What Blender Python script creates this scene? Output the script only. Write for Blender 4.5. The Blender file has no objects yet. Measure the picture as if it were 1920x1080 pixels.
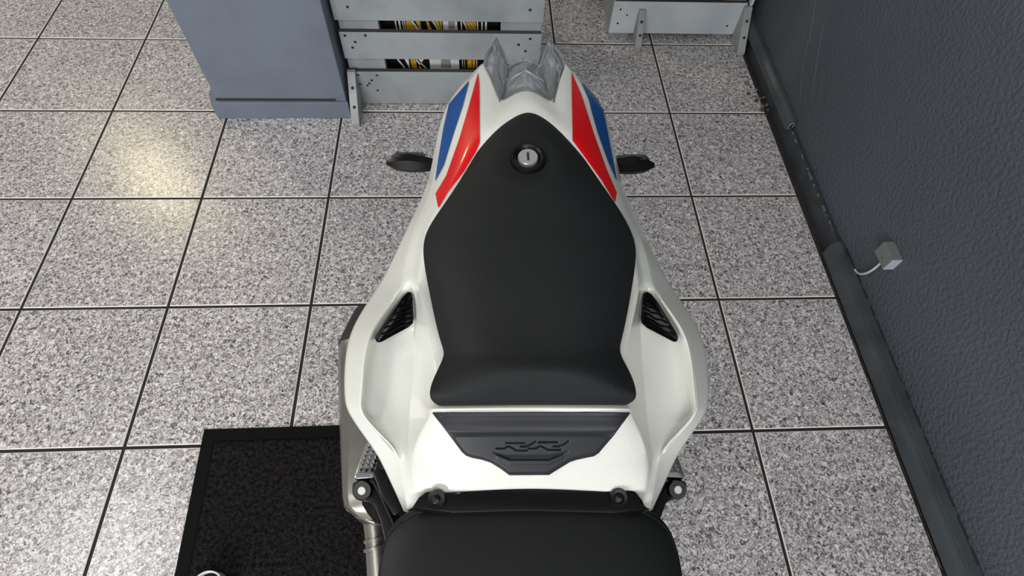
import bpy, bmesh, math, random
from mathutils import Vector, Matrix
from mathutils.bvhtree import BVHTree
random.seed(7)
S = bpy.context.scene
COL = S.collection

# ------------------------------------------------------------------ camera
F_PX = 1071.81                                    # focal length in pixels of the 1920 wide picture
CAM = Vector((1.68835, -2.03091, 1.45561))
ROT = Matrix(((0.99840763, 0.01296236, -0.05490154),
              (-0.03949918, 0.85547892, -0.516329),
              (0.04027426, 0.51767538, 0.85462868)))
cd = bpy.data.cameras.new('camera'); cam = bpy.data.objects.new('camera', cd); COL.objects.link(cam)
cd.sensor_width = 36.0; cd.lens = 36.0 * F_PX / 1920.0; cd.clip_start = 0.02
cam.matrix_world = Matrix.Translation(CAM) @ ROT.to_4x4()
S.camera = cam

# ------------------------------------------------------------------ light
W = bpy.data.worlds.new('world'); S.world = W; W.use_nodes = True
W.node_tree.nodes['Background'].inputs[0].default_value = (0.92, 0.96, 1.0, 1)
W.node_tree.nodes['Background'].inputs[1].default_value = 0.30

def area(name, loc, target, sx, sy, power, color=(1, 1, 1)):
    l = bpy.data.lights.new(name, 'AREA'); l.shape = 'RECTANGLE'; l.size = sx; l.size_y = sy
    l.energy = power; l.color = color
    o = bpy.data.objects.new(name, l); COL.objects.link(o); o.location = loc
    o.rotation_euler = (Vector(target) - Vector(loc)).to_track_quat('-Z', 'Y').to_euler()
    return o
area('ceiling_and_fill_light', (1.1, -3.0, 3.1), (1.3, -1.6, 0), 1.2, 0.6, 15, (1.0, 0.98, 0.95))
area('ceiling_and_fill_light', (2.35, -3.5, 2.7), (1.9, -1.6, 0.6), 1.0, 0.6, 20, (0.97, 0.99, 1.0))  # fill light added to brighten the right of the fairing, no known panel
area('ceiling_and_fill_light', (-0.9, -1.6, 3.1), (0.2, -1.5, 0), 1.2, 0.6, 36, (1.0, 0.98, 0.95))
area('shop_window_light', (0.1, -5.2, 1.5), (1.9, -1.2, 0.2), 2.2, 1.5, 113, (0.97, 0.98, 1.0))
# the warm downlight whose glow shows on the polished tiles
wl = bpy.data.lights.new('warm_downlight', 'POINT'); wl.energy = 95; wl.shadow_soft_size = 0.10; wl.color = (1.0, 0.86, 0.52)
wo = bpy.data.objects.new('warm_downlight', wl); COL.objects.link(wo)
_p = Vector((0.655, -0.735, 0)); _d = _p - CAM; _d.z = -_d.z
wo.location = _p + _d * (2.9 / _d.z)

S.view_settings.view_transform = 'Standard'; S.view_settings.look = 'None'
S.view_settings.exposure = 0.0; S.view_settings.gamma = 1.0
S.view_settings.use_curve_mapping = False

# ------------------------------------------------------------------ measuring helpers
def ray(px, py):
    return ROT @ Vector(((px - 960) / F_PX, -(py - 540) / F_PX, -1))
def at(px, py, z):                                # the point of height z seen at that pixel
    d = ray(px, py); return CAM + d * ((z - CAM.z) / d.z)
BO = Vector((1.7392, -1.8, 0.9)); BN = Vector((0.99932, -0.03194, 0.01815)).normalized()
def mir(p):                                       # mirror in the motorcycle's middle plane
    p = Vector(p); return p - 2 * BN * (p - BO).dot(BN)
def mid(p):
    p = Vector(p); return p - BN * (p - BO).dot(BN)

# ------------------------------------------------------------------ materials
def srgb(r, g, b):
    f = lambda c: (c / 255 / 12.92) if c / 255 <= 0.04045 else ((c / 255 + 0.055) / 1.055) ** 2.4
    return (f(r), f(g), f(b), 1)
def mat(name, col, rough=0.5, metal=0.0, coat=0.0, spec=0.5, bump=None, vary=None, trans=0.0, ior=1.45):
    """bump = (scale, strength, distance); vary = (scale, colour2, lo, hi)"""
    m = bpy.data.materials.new(name); m.use_nodes = True
    nt = m.node_tree; N = nt.nodes; L = nt.links; b = N['Principled BSDF']
    b.inputs['Base Color'].default_value = col; b.inputs['Roughness'].default_value = rough
    b.inputs['Metallic'].default_value = metal; b.inputs['Coat Weight'].default_value = coat
    b.inputs['Coat Roughness'].default_value = 0.08
    b.inputs['Specular IOR Level'].default_value = spec
    b.inputs['Transmission Weight'].default_value = trans; b.inputs['IOR'].default_value = ior
    g = N.new('ShaderNodeNewGeometry')
    if vary:
        n = N.new('ShaderNodeTexNoise'); n.inputs['Scale'].default_value = vary[0]; n.inputs['Detail'].default_value = 4
        L.new(g.outputs['Position'], n.inputs['Vector'])
        mr = N.new('ShaderNodeMapRange'); mr.inputs[1].default_value = vary[2]; mr.inputs[2].default_value = vary[3]
        L.new(n.outputs[0], mr.inputs[0])
        mx = N.new('ShaderNodeMix'); mx.data_type = 'RGBA'
        mx.inputs[6].default_value = col; mx.inputs[7].default_value = vary[1]
        L.new(mr.outputs[0], mx.inputs[0]); L.new(mx.outputs[2], b.inputs['Base Color'])
    if bump:
        n = N.new('ShaderNodeTexNoise'); n.inputs['Scale'].default_value = bump[0]; n.inputs['Detail'].default_value = 3
        L.new(g.outputs['Position'], n.inputs['Vector'])
        bp = N.new('ShaderNodeBump'); bp.inputs['Strength'].default_value = bump[1]; bp.inputs['Distance'].default_value = bump[2]
        L.new(n.outputs[0], bp.inputs['Height']); L.new(bp.outputs[0], b.inputs['Normal'])
    return m

def granite():
    m = bpy.data.materials.new('speckled_granite_tile'); m.use_nodes = True
    nt = m.node_tree; N = nt.nodes; L = nt.links; b = N['Principled BSDF']
    g = N.new('ShaderNodeNewGeometry'); oi = N.new('ShaderNodeObjectInfo')
    off = N.new('ShaderNodeVectorMath'); off.operation = 'SCALE'; off.inputs[0].default_value = (13, 7, 5)
    L.new(oi.outputs['Random'], off.inputs[3])
    ad = N.new('ShaderNodeVectorMath'); L.new(g.outputs['Position'], ad.inputs[0]); L.new(off.outputs[0], ad.inputs[1])
    n1 = N.new('ShaderNodeTexNoise'); n1.inputs['Scale'].default_value = 118; n1.inputs['Detail'].default_value = 2.5
    n1.inputs['Roughness'].default_value = 0.6; n1.inputs['Distortion'].default_value = 1.3
    L.new(ad.outputs[0], n1.inputs['Vector'])
    r1 = N.new('ShaderNodeValToRGB'); e = r1.color_ramp.elements
    e[0].position = 0.34; e[0].color = srgb(66, 62, 62); e[1].position = 0.65; e[1].color = srgb(240, 235, 232)
    k = r1.color_ramp.elements.new(0.43); k.color = srgb(142, 136, 136)
    k = r1.color_ramp.elements.new(0.52); k.color = srgb(184, 178, 177)
    L.new(n1.outputs[0], r1.inputs[0])
    n2 = N.new('ShaderNodeTexNoise'); n2.inputs['Scale'].default_value = 3.0; n2.inputs['Detail'].default_value = 3
    L.new(ad.outputs[0], n2.inputs['Vector'])
    mr = N.new('ShaderNodeMapRange'); mr.inputs[1].default_value = .3; mr.inputs[2].default_value = .7
    mr.inputs[3].default_value = .93; mr.inputs[4].default_value = 1.04; L.new(n2.outputs[0], mr.inputs[0])
    vm = N.new('ShaderNodeVectorMath'); vm.operation = 'SCALE'; L.new(r1.outputs[0], vm.inputs[0]); L.new(mr.outputs[0], vm.inputs[3])
    L.new(vm.outputs[0], b.inputs['Base Color'])
    b.inputs['Roughness'].default_value = 0.27; b.inputs['Specular IOR Level'].default_value = 0.5
    return m

M = dict(
    tile=granite(),
    grout=mat('dark_grout', srgb(44, 38, 36), 0.9),
    wall=mat('textured_slate_paint', srgb(80, 86, 93), 0.55, bump=(95, 0.8, 0.007), vary=(3, srgb(76, 81, 86), .35, .65)),
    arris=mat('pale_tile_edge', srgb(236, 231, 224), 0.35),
    skirt=mat('slate_paint_smooth', srgb(58, 63, 67), 0.45, bump=(30, 0.3, 0.004), vary=(14, srgb(48, 51, 54), .4, .65)),
    trunk=mat('slate_painted_trunking', srgb(70, 76, 79), 0.4, bump=(25, 0.2, 0.003), vary=(10, srgb(58, 63, 66), .4, .65)),
    pillar=mat('blue_grey_paint', srgb(112, 121, 134), 0.5, bump=(22, 0.25, 0.003), vary=(5, srgb(103, 110, 121), .35, .7)),
    slat=mat('grey_painted_wood', srgb(150, 155, 157), 0.6, bump=(14, 0.3, 0.003), vary=(7, srgb(130, 135, 138), .42, .72)),
    slatw=mat('pale_painted_wood', srgb(205, 211, 214), 0.55, bump=(14, 0.3, 0.003), vary=(7, srgb(186, 193, 198), .42, .72)),
    foot=mat('grey_foot_paint', srgb(165, 167, 166), 0.55, vary=(20, srgb(148, 149, 148), .4, .7)),
    slatedge=mat('dark_brown_edge', srgb(72, 66, 62), 0.8),  # dark brown tone for slat tops and floor grime
    hole=mat('dark_screw_hole', srgb(40, 40, 42), 0.7),
    dark=mat('dark_grey_and_shadow', srgb(48, 49, 50), 0.8),  # dark grey boards, lid and cap, plus the painted ledge shadow
    card=mat('black_carton', srgb(12, 12, 13), 0.5, spec=.3),
    yellow=mat('yellow_print', srgb(206, 158, 38), 0.45),
    whitep=mat('white_print', srgb(226, 226, 222), 0.45),
    greyp=mat('grey_print', srgb(150, 150, 145), 0.5),
    white=mat('pearl_white_paint', srgb(222, 222, 214), 0.38, coat=0.8, vary=(900, srgb(214, 214, 205), .35, .6)),
    red=mat('red_stripe', srgb(205, 0, 6), 0.35, coat=0.3, spec=.3),
    blue=mat('blue_stripe', srgb(0, 68, 134), 0.35, coat=0.2, spec=.25),
    seat=mat('black_seat_leather', srgb(27, 28, 29), 0.6, spec=0.25, bump=(480, 0.16, 0.002)),
    rseat=mat('rider_seat_leather', srgb(17, 18, 18), 0.45, spec=0.3, bump=(520, 0.12, 0.002)),
    pad=mat('charcoal_pad_rubber', srgb(38, 39, 42), 0.42, spec=0.4),
    black=mat('satin_black_plastic', srgb(9, 9, 10), 0.35, spec=.3),
    gloss=mat('gloss_black_grille', srgb(2, 2, 3), 0.15, spec=.12),
    mblack=mat('black_anodised_metal', srgb(11, 11, 12), 0.32, spec=.4),
    steel=mat('brushed_steel', srgb(150, 147, 139), 0.34, metal=0.85, vary=(9, srgb(132, 127, 117), .4, .7)),
    chrome=mat('bright_metal', srgb(212, 212, 212), 0.16, metal=1.0),
    lockm=mat('lock_metal', srgb(196, 197, 200), 0.3, metal=0.7),
    bolt=mat('pale_bolt_cap', srgb(200, 200, 198), 0.35, metal=0.2),
    lens=mat('clear_lens', srgb(228, 230, 233), 0.04, trans=0.85, ior=1.45),
    lensin=mat('lens_reflector', srgb(140, 142, 145), 0.22, metal=0.7),
    tyre=mat('tyre_rubber', srgb(24, 24, 25), 0.8),
    matpile=mat('mat_pile', srgb(46, 43, 43), 0.95, bump=(240, 1.0, 0.010), vary=(110, srgb(15, 15, 15), .32, .7), spec=.05),
    rubber=mat('mat_rubber_edge', srgb(12, 11, 12), 0.8, spec=.15),
    boxg=mat('grey_box_plastic', srgb(112, 113, 112), 0.5),
    boxw=mat('pale_box_end', srgb(176, 179, 188), 0.5),
    cable=mat('white_cable', srgb(200, 200, 198), 0.5),
    chip=mat('mortar_chip', srgb(120, 114, 106), 0.9, vary=(90, srgb(52, 48, 44), .4, .6)),
    rim=mat('pale_rim', srgb(200, 200, 194), 0.35),
    indl=mat('smoked_lens', srgb(58, 58, 60), 0.2, coat=0.6),
)

# ------------------------------------------------------------------ object helpers
def link(o, parent=None):
    COL.objects.link(o)
    if parent: o.parent = parent
    return o
def origin(parent):
    v = Vector((0, 0, 0)); p = parent
    while p: v = v + Vector(p.location); p = p.parent
    return v
def obj(name, bm, m, parent=None, smooth=None, loc=None):
    """link a bmesh given in world coordinates as one mesh object"""
    base = origin(parent)
    l = Vector((0, 0, 0)) if loc is None else Vector(loc) - base
    me = bpy.data.meshes.new(name)
    bmesh.ops.translate(bm, verts=bm.verts, vec=-(base + l))
    bm.to_mesh(me); bm.free()
    for mm in (m if isinstance(m, (list, tuple)) else [m]): me.materials.append(M[mm])
    if smooth is not None:
        for p in me.polygons: p.use_smooth = True
        if smooth < 180: me.set_sharp_from_angle(angle=math.radians(smooth))
    o = bpy.data.objects.new(name, me); o.location = l
    return link(o, parent)
def tag(o, label, cat=None, group=None, kind=None):
    if label: o['label'] = label
    if cat: o['category'] = cat
    if group: o['group'] = group
    if kind: o['kind'] = kind
    return o
def thing(name, label, cat, loc, group=None):
    o = bpy.data.objects.new(name, None); o.location = loc; o.empty_display_size = 0.05
    COL.objects.link(o); return tag(o, label, cat, group)
def add_box(bm, a, b, bev=0.0, mi=0):
    a = Vector(a); b = Vector(b); c = (a + b) / 2; d = b - a
    r = bmesh.ops.create_cube(bm, size=1, matrix=Matrix.Translation(c) @ Matrix.Diagonal((abs(d.x), abs(d.y), abs(d.z), 1)))
    vs = r['verts']; fs = {f for v in vs for f in v.link_faces}
    for f in fs: f.material_index = mi
    if bev:
        es = list({e for v in vs for e in v.link_edges})
        bmesh.ops.bevel(bm, geom=es, offset=bev, segments=2, affect='EDGES', profile=0.6)
def bx(a, b, bev=0.0):
    bm = bmesh.new(); add_box(bm, a, b, bev); return bm
def prism(poly, vec, bev=0.0, bm=None):
    """closed solid from a polygon of 3D points extruded along vec"""
    bm = bm or bmesh.new(); vec = Vector(vec)
    lo = [bm.verts.new(Vector(p)) for p in poly]; hi = [bm.verts.new(Vector(p) + vec) for p in poly]
    n = len(poly); fs = [bm.faces.new(lo), bm.faces.new(hi[::-1])]
    for i in range(n): fs.append(bm.faces.new((lo[i], hi[i], hi[(i + 1) % n], lo[(i + 1) % n])))
    bmesh.ops.recalc_face_normals(bm, faces=fs)
    if bev:
        es = list({e for f in fs for e in f.edges})
        bmesh.ops.bevel(bm, geom=es, offset=bev, segments=2, affect='EDGES', profile=0.6)
    return bm
def tube(pts, r, n=10, bm=None, cap=True):
    bm = bm or bmesh.new(); pts = [Vector(p) for p in pts]
    rs = r if isinstance(r, (list, tuple)) else [r] * len(pts)
    rings = []; up = None
    for i, p in enumerate(pts):
        t = (pts[min(i + 1, len(pts) - 1)] - pts[max(i - 1, 0)]).normalized()
        if up is None:
            up = Vector((0, 0, 1)) if abs(t.z) < 0.9 else Vector((1, 0, 0))
        a = t.cross(up).normalized(); b = a.cross(t).normalized(); up = b
        rings.append([bm.verts.new(p + (a * math.cos(2 * math.pi * k / n) + b * math.sin(2 * math.pi * k / n)) * rs[i]) for k in range(n)])
    for i in range(len(rings) - 1):
        for k in range(n):
            bm.faces.new((rings[i][k], rings[i][(k + 1) % n], rings[i + 1][(k + 1) % n], rings[i + 1][k]))
    if cap: bm.faces.new(rings[0][::-1]); bm.faces.new(rings[-1])
    bmesh.ops.recalc_face_normals(bm, faces=bm.faces)
    return bm
def lathe(profile, centre, axis, n=40, bm=None, ring=False):
    """profile: (radius, height along axis) pairs; closed with caps where the radius is not 0"""
    bm = bm or bmesh.new(); ax = Vector(axis).normalized(); c = Vector(centre)
    a = ax.orthogonal().normalized(); b = ax.cross(a)
    rings = []
    for (r, h) in profile:
        if r < 1e-6: rings.append([bm.verts.new(c + ax * h)])
        else: rings.append([bm.verts.new(c + ax * h + (a * math.cos(2 * math.pi * k / n) + b * math.sin(2 * math.pi * k / n)) * r) for k in range(n)])
    for i in range(len(rings) - 1):
        A, B = rings[i], rings[i + 1]
        for k in range(n):
            k2 = (k + 1) % n
            if len(A) == 1 and len(B) == 1: continue
            if len(A) == 1: bm.faces.new((A[0], B[k], B[k2]))
            elif len(B) == 1: bm.faces.new((A[k], A[k2], B[0]))
            else: bm.faces.new((A[k], A[k2], B[k2], B[k]))
    if ring:
        for k in range(n): bm.faces.new((rings[-1][k], rings[-1][(k + 1) % n], rings[0][(k + 1) % n], rings[0][k]))
    if not ring and len(rings[0]) > 1: bm.faces.new(rings[0])
    if not ring and len(rings[-1]) > 1: bm.faces.new(rings[-1][::-1])
    bmesh.ops.recalc_face_normals(bm, faces=bm.faces)
    return bm
def bake(bm, levels=2, solid=None):
    """subdivision of a bmesh cage (creases kept), returned as a new bmesh"""
    me = bpy.data.meshes.new('tmp'); bm.to_mesh(me); bm.free()
    o = bpy.data.objects.new('tmp', me); COL.objects.link(o)
    s = o.modifiers.new('s', 'SUBSURF'); s.levels = levels; s.render_levels = levels; s.boundary_smooth = 'PRESERVE_CORNERS'
    if solid: k = o.modifiers.new('k', 'SOLIDIFY'); k.thickness = solid; k.offset = -1
    bpy.context.view_layer.update()
    ev = o.evaluated_get(bpy.context.evaluated_depsgraph_get()); me2 = bpy.data.meshes.new_from_object(ev)
    out = bmesh.new(); out.from_mesh(me2)
    bpy.data.objects.remove(o); bpy.data.meshes.remove(me); bpy.data.meshes.remove(me2)
    return out

# ------------------------------------------------------------------ floor: real tiles over dark grout
T = 0.40; GAP = 0.0080
XW = 2.80                                         # face of the right wall
fl = tag(obj('floor', bx((-1.6, -3.2, -0.05), (XW + .02, 1.6, -0.0035)), 'grout'), None, kind='structure')
fl['label'] = 'speckled grey tiled floor with dark joints'
def tile_bm(w, d):
    bm = bx((GAP / 2, GAP / 2, -0.009), (w - GAP / 2, d - GAP / 2, 0))
    top = [e for e in bm.edges if all(abs(v.co.z) < 1e-6 for v in e.verts)]
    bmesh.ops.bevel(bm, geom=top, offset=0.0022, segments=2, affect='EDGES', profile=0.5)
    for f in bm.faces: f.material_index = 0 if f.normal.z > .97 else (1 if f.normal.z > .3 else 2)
    return bm
meshes = {}
for i in range(-4, 7):
    for j in range(-8, 4):
        w = T if i < 6 else 2.7665 - 6 * T
        key = i == 6
        if key not in meshes:
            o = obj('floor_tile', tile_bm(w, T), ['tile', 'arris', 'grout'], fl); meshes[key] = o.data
        else:
            o = link(bpy.data.objects.new('floor_tile', meshes[key]), fl)
        o.location = (i * T, j * T, random.uniform(-.0003, .0003))

# ------------------------------------------------------------------ right wall, skirting, trunking
wall = tag(obj('wall_right', bx((XW, -3.2, -0.05), (XW + .12, 1.6, 2.6)), 'wall'), 'dark slate wall with rough textured paint', kind='structure')
sk = bmesh.new()
add_box(sk, (XW - .016, -3.0, -0.003), (XW, 1.5, 0.068), 0.003)
tag(obj('baseboard_right', sk, 'skirt'), 'low slate skirting along the right wall', kind='structure')
# raised cracked line where the skirting meets the wall
bm = bmesh.new(); rr = random.Random(3)
y = -2.6
while y < -0.5:
    l = rr.uniform(.01, .06)
    if rr.random() < .55:
        add_box(bm, (XW - .0175, y, .066 + rr.uniform(-.001, .001)), (XW - .013, y + l, .070 + rr.uniform(0, .0015)))
    y += l + rr.uniform(.004, .03)
tag(obj('trim_4', bm, 'chip'), 'flaking pale paint along the skirting top', kind='structure')
def trunk_poly(y, z0, z1, dep, c):
    x0 = XW - .016 - dep if z0 < .05 else XW - dep
    return [(XW, y, z0), (x0 + c * .3, y, z0), (x0, y, z0 + c * .5), (x0, y, z1 - c), (x0 + c, y, z1), (XW, y, z1)]
# upper slim trunking with open end
bm = prism(trunk_poly(-.545, .052, .098, .030, .012), (0, 2.0, 0), .002)
t1 = tag(obj('trim_1', bm, 'trunk', smooth=30), 'slim slate cable trunking fixed above the skirting', kind='structure')
obj('end_opening', prism([(XW - .010, -.5475, .063), (XW - .022, -.5475, .064), (XW - .024, -.5475, .078), (XW - .015, -.5475, .088), (XW - .008, -.5475, .085)], (0, .003, 0)), 'hole', t1)
obj('end_rim', tube([(XW - .010, -.547, .063), (XW - .022, -.547, .064), (XW - .024, -.547, .078), (XW - .015, -.547, .088), (XW - .008, -.547, .085), (XW - .010, -.547, .063)], .0016, 6), 'greyp', t1)
# lower wide trunking standing on the floor edge
def low(y): return [(XW, y, .001), (2.776, y, .001), (2.767, y, .008), (2.767, y, .048), (2.778, y, .071), (2.787, y, .075), (XW, y, .075)]
bm = prism(low(-1.045), (0, -2.1, 0), .0015)
t2 = tag(obj('trim_2', bm, 'trunk', smooth=30), 'wide slate floor trunking along the lower right wall', kind='structure')
obj('cover_lip', bx((2.7695, -3.1, .0745), (2.7985, -1.10, .078), .001), 'trunk', t2)

obj('trunk_end', prism([(2.7675, -1.0440, .004), (2.7675, -1.0440, .048), (2.778, -1.0440, .070), (2.787, -1.0440, .074), (2.798, -1.0440, .074), (2.798, -1.0440, .004)], (0, .0015, 0)), 'trunk', t2)
bm = bmesh.new(); y = -3.0
while y < -1.12:
    l = rr.uniform(.02, .12); add_box(bm, (2.7935, y, .0775), (2.7998, y + l, .0792)); y += l + rr.uniform(.002, .03)
obj('dark_gap', bm, 'hole', t2)
bm = bmesh.new(); y = -3.0
while y < -1.12:
    l = rr.uniform(.006, .03)
    if rr.random() < .35: add_box(bm, (2.795, y, .079), (2.8, y + l, .0815))
    y += l + rr.uniform(.004, .05)
obj('paint_flakes', bm, 'trunk', t2)
# old paint runs on the wall
for pts in ([(-.50, .135), (-.40, .22), (-.36, .30), (-.30, .37), (-.28, .45)], [(-.58, .16), (-.50, .24), (-.42, .33), (-.36, .44)], [(-.62, .19), (-.57, .23), (-.53, .27)], [(-.47, .17), (-.43, .21), (-.37, .28)]):
    obj('paint_run', tube([(XW + .0004, y_, z_) for y_, z_ in pts], [.0008] + [.0022] * (len(pts) - 2) + [.0008], 6), 'wall', wall, smooth=60)
# grime where the cut tiles end
bm = bmesh.new()
y = -2.2
while y < .0:
    l = rr.uniform(.02, .07); w_ = rr.uniform(.001, .007)
    v_ = [bm.verts.new(q) for q in ((2.767, y, .0006), (2.767 - w_, y + l * .2, .0006), (2.767 - w_ * rr.uniform(.5, 1), y + l * .8, .0006), (2.767, y + l, .0006))]
    bm.faces.new(v_[::-1]); y += l * rr.uniform(.9, 1.8)
g_ = obj('grime', bm, 'slatedge', fl)

# box on the wall with its cable
b0 = Vector((XW, -1.232, .207))
box = thing('alarm_sensor', 'small grey box on the slate wall with a pale end face', 'wall box', (XW, -1.205, .207))
D = .030
bm = bx((XW - D, -1.232, .205), (XW, -1.172, .250), .002)
obj('housing', bm, 'boxg', box)
obj('end_plate', bx((XW - D + .001, -1.2335, .206), (XW - .001, -1.2315, .249), .0005), 'boxw', box)
obj('screw', lathe([(0.0016, 0), (0.0016, .001)], (XW - D - .0008, -1.205, .222), (-1, 0, 0), 10), 'hole', box)
pts = []
A0 = Vector((XW - .008, -1.196, .205)); A3 = Vector((XW - .004, -1.150, .078))
for k in range(15):
    t = k / 14
    p1 = Vector((XW - .020, -1.212, .150)); p2 = Vector((XW - .008, -1.185, .085))
    pts.append((1 - t) ** 3 * A0 + 3 * (1 - t) ** 2 * t * p1 + 3 * (1 - t) * t * t * p2 + t ** 3 * A3)
tag(obj('cable', tube(pts, .0032, 8), 'cable', smooth=60), 'short white cable from wall box down to the trunking', 'cable')

# crumbled mortar by the wall
for k in range(16):
    bm = bmesh.new()
    r = rr.uniform(.004, .013)
    bmesh.ops.create_icosphere(bm, subdivisions=1, radius=r, matrix=Matrix.Translation((0, 0, 0)))
    for v in bm.verts: v.co *= rr.uniform(.6, 1.1)
    for v in bm.verts: v.co.z *= .6
    cx, cy = XW - .022 - rr.random() ** 1.6 * .055, -.305 + rr.uniform(-.085, .075)
    bmesh.ops.translate(bm, verts=bm.verts, vec=(cx, cy, r * .35))
    tag(obj('mortar_chip', bm, 'chip'), 'crumbled bit of mortar on the floor by the slate skirting', 'rubble', 'mortar crumbs at the wall foot')

# ------------------------------------------------------------------ blue-grey pillar
pil = thing('painted_pillar', 'tall blue-grey painted pillar with a plinth board, beside the slatted crate', 'pillar', (1.0, -.3, 0))
obj('shaft', bx((.790, -.424, 0), (1.231, .05, 2.4), .004), 'pillar', pil)
obj('plinth_board', prism([(.757, -.392, 0), (.772, -.438, 0), (1.236, -.434, 0), (1.236, -.4245, 0), (.789, -.4245, 0), (.789, -.392, 0)], (0, 0, .070), .003), 'pillar', pil)
obj('side_plinth', bx((.757, -.392, 0), (.7895, .05, .070), .002), 'pillar', pil)
obj('ledge_shadow', bx((.792, -.4255, .0705), (1.195, -.4243, .079)), 'dark', pil)  # dark strip painted in as the thin shadow at the plinth ledge

# ------------------------------------------------------------------ slatted crates
def nails(pts, y, parent):
    bm = bmesh.new()
    for (x, z, r) in pts:
        lathe([(r * 1.25, 0), (r * 1.1, .0006)], (x, y, z), (0, -1, 0), 8, bm)
    o = obj('screw_holes', bm, 'hole', parent); o['kind'] = 'stuff'; return o
def foot(x, y0, h, l, th, m, parent, name='foot_bracket'):
    poly = [(x, y0, 0.0), (x, y0 - l, 0.0), (x, y0 - l, .014), (x, y0 - .014, h), (x, y0, h)]
    f = obj(name, prism(poly, (th, 0, 0), .0015), m, parent)
    a = Vector((0, y0 - l, .014)); b = Vector((0, y0 - .014, h)); n = Vector((0, -(b - a).z, (b - a).y)).normalized()
    if n.y > 0: n = -n
    for t in (.33, .70):
        p = a.lerp(b, t); p.x = x + th * .55
        obj('bolt_hole', lathe([(.0058, 0), (.0052, .0008)], p + n * .0002, n, 14), 'hole', f)
    return f
YS = -.36
cr = thing('slatted_crate', 'grey painted slatted wooden crate in front, standing between pillar and motorcycle tail', 'crate', (1.57, -.2, 0))
slats = [(1.238, .003, .140), (1.244, .192, .291), (1.240, .333, .455), (1.244, .500, .610), (1.242, .65, .76), (1.244, .80, .91), (1.243, .95, 1.06), (1.244, 1.10, 1.21)]
for k, (x0, z0, z1) in enumerate(slats):
    bm = bx((x0, YS, z0), (1.900, YS + .018, z1), .0015)
    s = obj('slat', bm, 'slat', cr)
    obj('dark_edge', bx((x0 + .002, YS + .002, z1), (1.898, YS + .0178, z1 + .0006)), 'slatedge', s)  # thin darker strip along the top of the slat
nl = [[(1.276, .127, .0035), (1.340, .126, .0035), (1.275, .088, .0035), (1.308, .092, .0038), (1.318, .105, .0038), (1.30, .083, .0035), (1.332, .062, .0035), (1.83, .10, .0035)],
      [(1.262, .279, .0042), (1.327, .280, .0042), (1.290, .256, .004), (1.278, .235, .004), (1.862, .274, .004), (1.825, .252, .0045), (1.849, .228, .004)],
      [(1.252, .428, .004), (1.278, .425, .004), (1.290, .378, .004), (1.812, .428, .004), (1.846, .424, .004), (1.855, .376, .0042)]]
for q in nl: nails(q, YS - .0002, cr)
for x0, x1 in ((1.246, 1.372), (1.765, 1.897)):
    obj('post', bx((x0, YS + .0185, .003), (x1, YS + .055, 1.25), .001), 'slat', cr)
obj('side_panel', bx((1.246, YS + .056, .003), (1.262, .10, 1.25)), 'slat', cr)
obj('side_panel', bx((1.881, YS + .056, .003), (1.897, .10, 1.25)), 'slat', cr)
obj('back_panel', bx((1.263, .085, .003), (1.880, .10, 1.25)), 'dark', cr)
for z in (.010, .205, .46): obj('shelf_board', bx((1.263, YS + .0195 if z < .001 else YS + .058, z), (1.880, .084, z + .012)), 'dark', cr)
foot(1.243, YS, .150, .118, .027, 'foot', cr)

# printed cartons behind the slats
YB = YS + .0588
def onY(px, py, y=YB):
    d = ray(px, py); return (CAM + d * ((y - CAM.y) / d.y))
def zpx(x): return 600 + x / 4.154
def carton(x0, x1, z0, z1, py, label, marks, m='card', dep=.16):
    """x0, x1 and the marks are read off the picture in the gap whose middle row is py"""
    xa, xb = onY(zpx(x0), py).x, onY(zpx(x1), py).x - .0008
    c = thing('carton', label, 'box', ((xa + xb) / 2, YB + dep / 2, z0), 'cartons inside the slatted crate')
    obj('box_body', bx((xa, YB, z0), (xb, YB + dep, z1), .001), m, c)
    zt, zb = onY(zpx(x0), py - 9).z, onY(zpx(x0), py + 9).z
    zt = min(zt, z1 - .002)
    for (t0, t1, b0, b1, mm) in marks:
        f = lambda q: min(max(onY(zpx(q), py).x, xa + .001), xb - .001)
        obj('printed_mark', prism([(f(b0), YB - .0006, zb), (f(b1), YB - .0006, zb), (f(t1), YB - .0006, zt), (f(t0), YB - .0006, zt)], (0, .0005, 0)), mm, c)
    return c
U, Lw = 46, 118
carton(474, 800, .2185, .335, U, 'black carton with yellow slashes, left one in the upper slat gap',
       [(585, 626, 588, 630, 'whitep'), (595, 612, 598, 614, 'greyp'), (642, 648, 645, 652, 'whitep'), (656, 662, 660, 667, 'whitep'),
        (670, 700, 672, 750, 'yellow'), (705, 722, 752, 772, 'whitep'), (742, 781, 776, 786, 'yellow')])
carton(801, 955, .2185, .335, U, 'narrow black carton with yellow slash, middle of the upper slat gap',
       [(828, 840, 838, 868, 'yellow'), (868, 880, 910, 922, 'whitep'), (886, 925, 925, 936, 'yellow'), (932, 954, 940, 948, 'yellow')])
carton(957, 1072, .2185, .335, U, 'plain white carton in the upper slat gap', [(1000, 1050, 1000, 1050, 'greyp')], 'whitep')
carton(1074, 1392, .2185, .335, U, 'black carton with yellow slashes and white bars, right one in the upper slat gap',
       [(1096, 1106, 1096, 1106, 'whitep'), (1106, 1118, 1140, 1152, 'whitep'), (1122, 1152, 1160, 1196, 'yellow'), (1156, 1164, 1200, 1207, 'whitep'),
        (1168, 1214, 1210, 1217, 'yellow'), (1222, 1232, 1222, 1232, 'whitep'), (1256, 1300, 1256, 1300, 'whitep'), (1268, 1284, 1268, 1284, 'greyp')])
carton(528, 852, .0225, .195, Lw, 'black carton with white zigzag and yellow slash in the lower slat gap',
       [(598, 612, 648, 662, 'whitep'), (660, 694, 690, 696, 'whitep'), (706, 742, 712, 788, 'yellow'), (750, 815, 752, 760, 'whitep'), (752, 764, 812, 826, 'whitep')])
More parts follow.
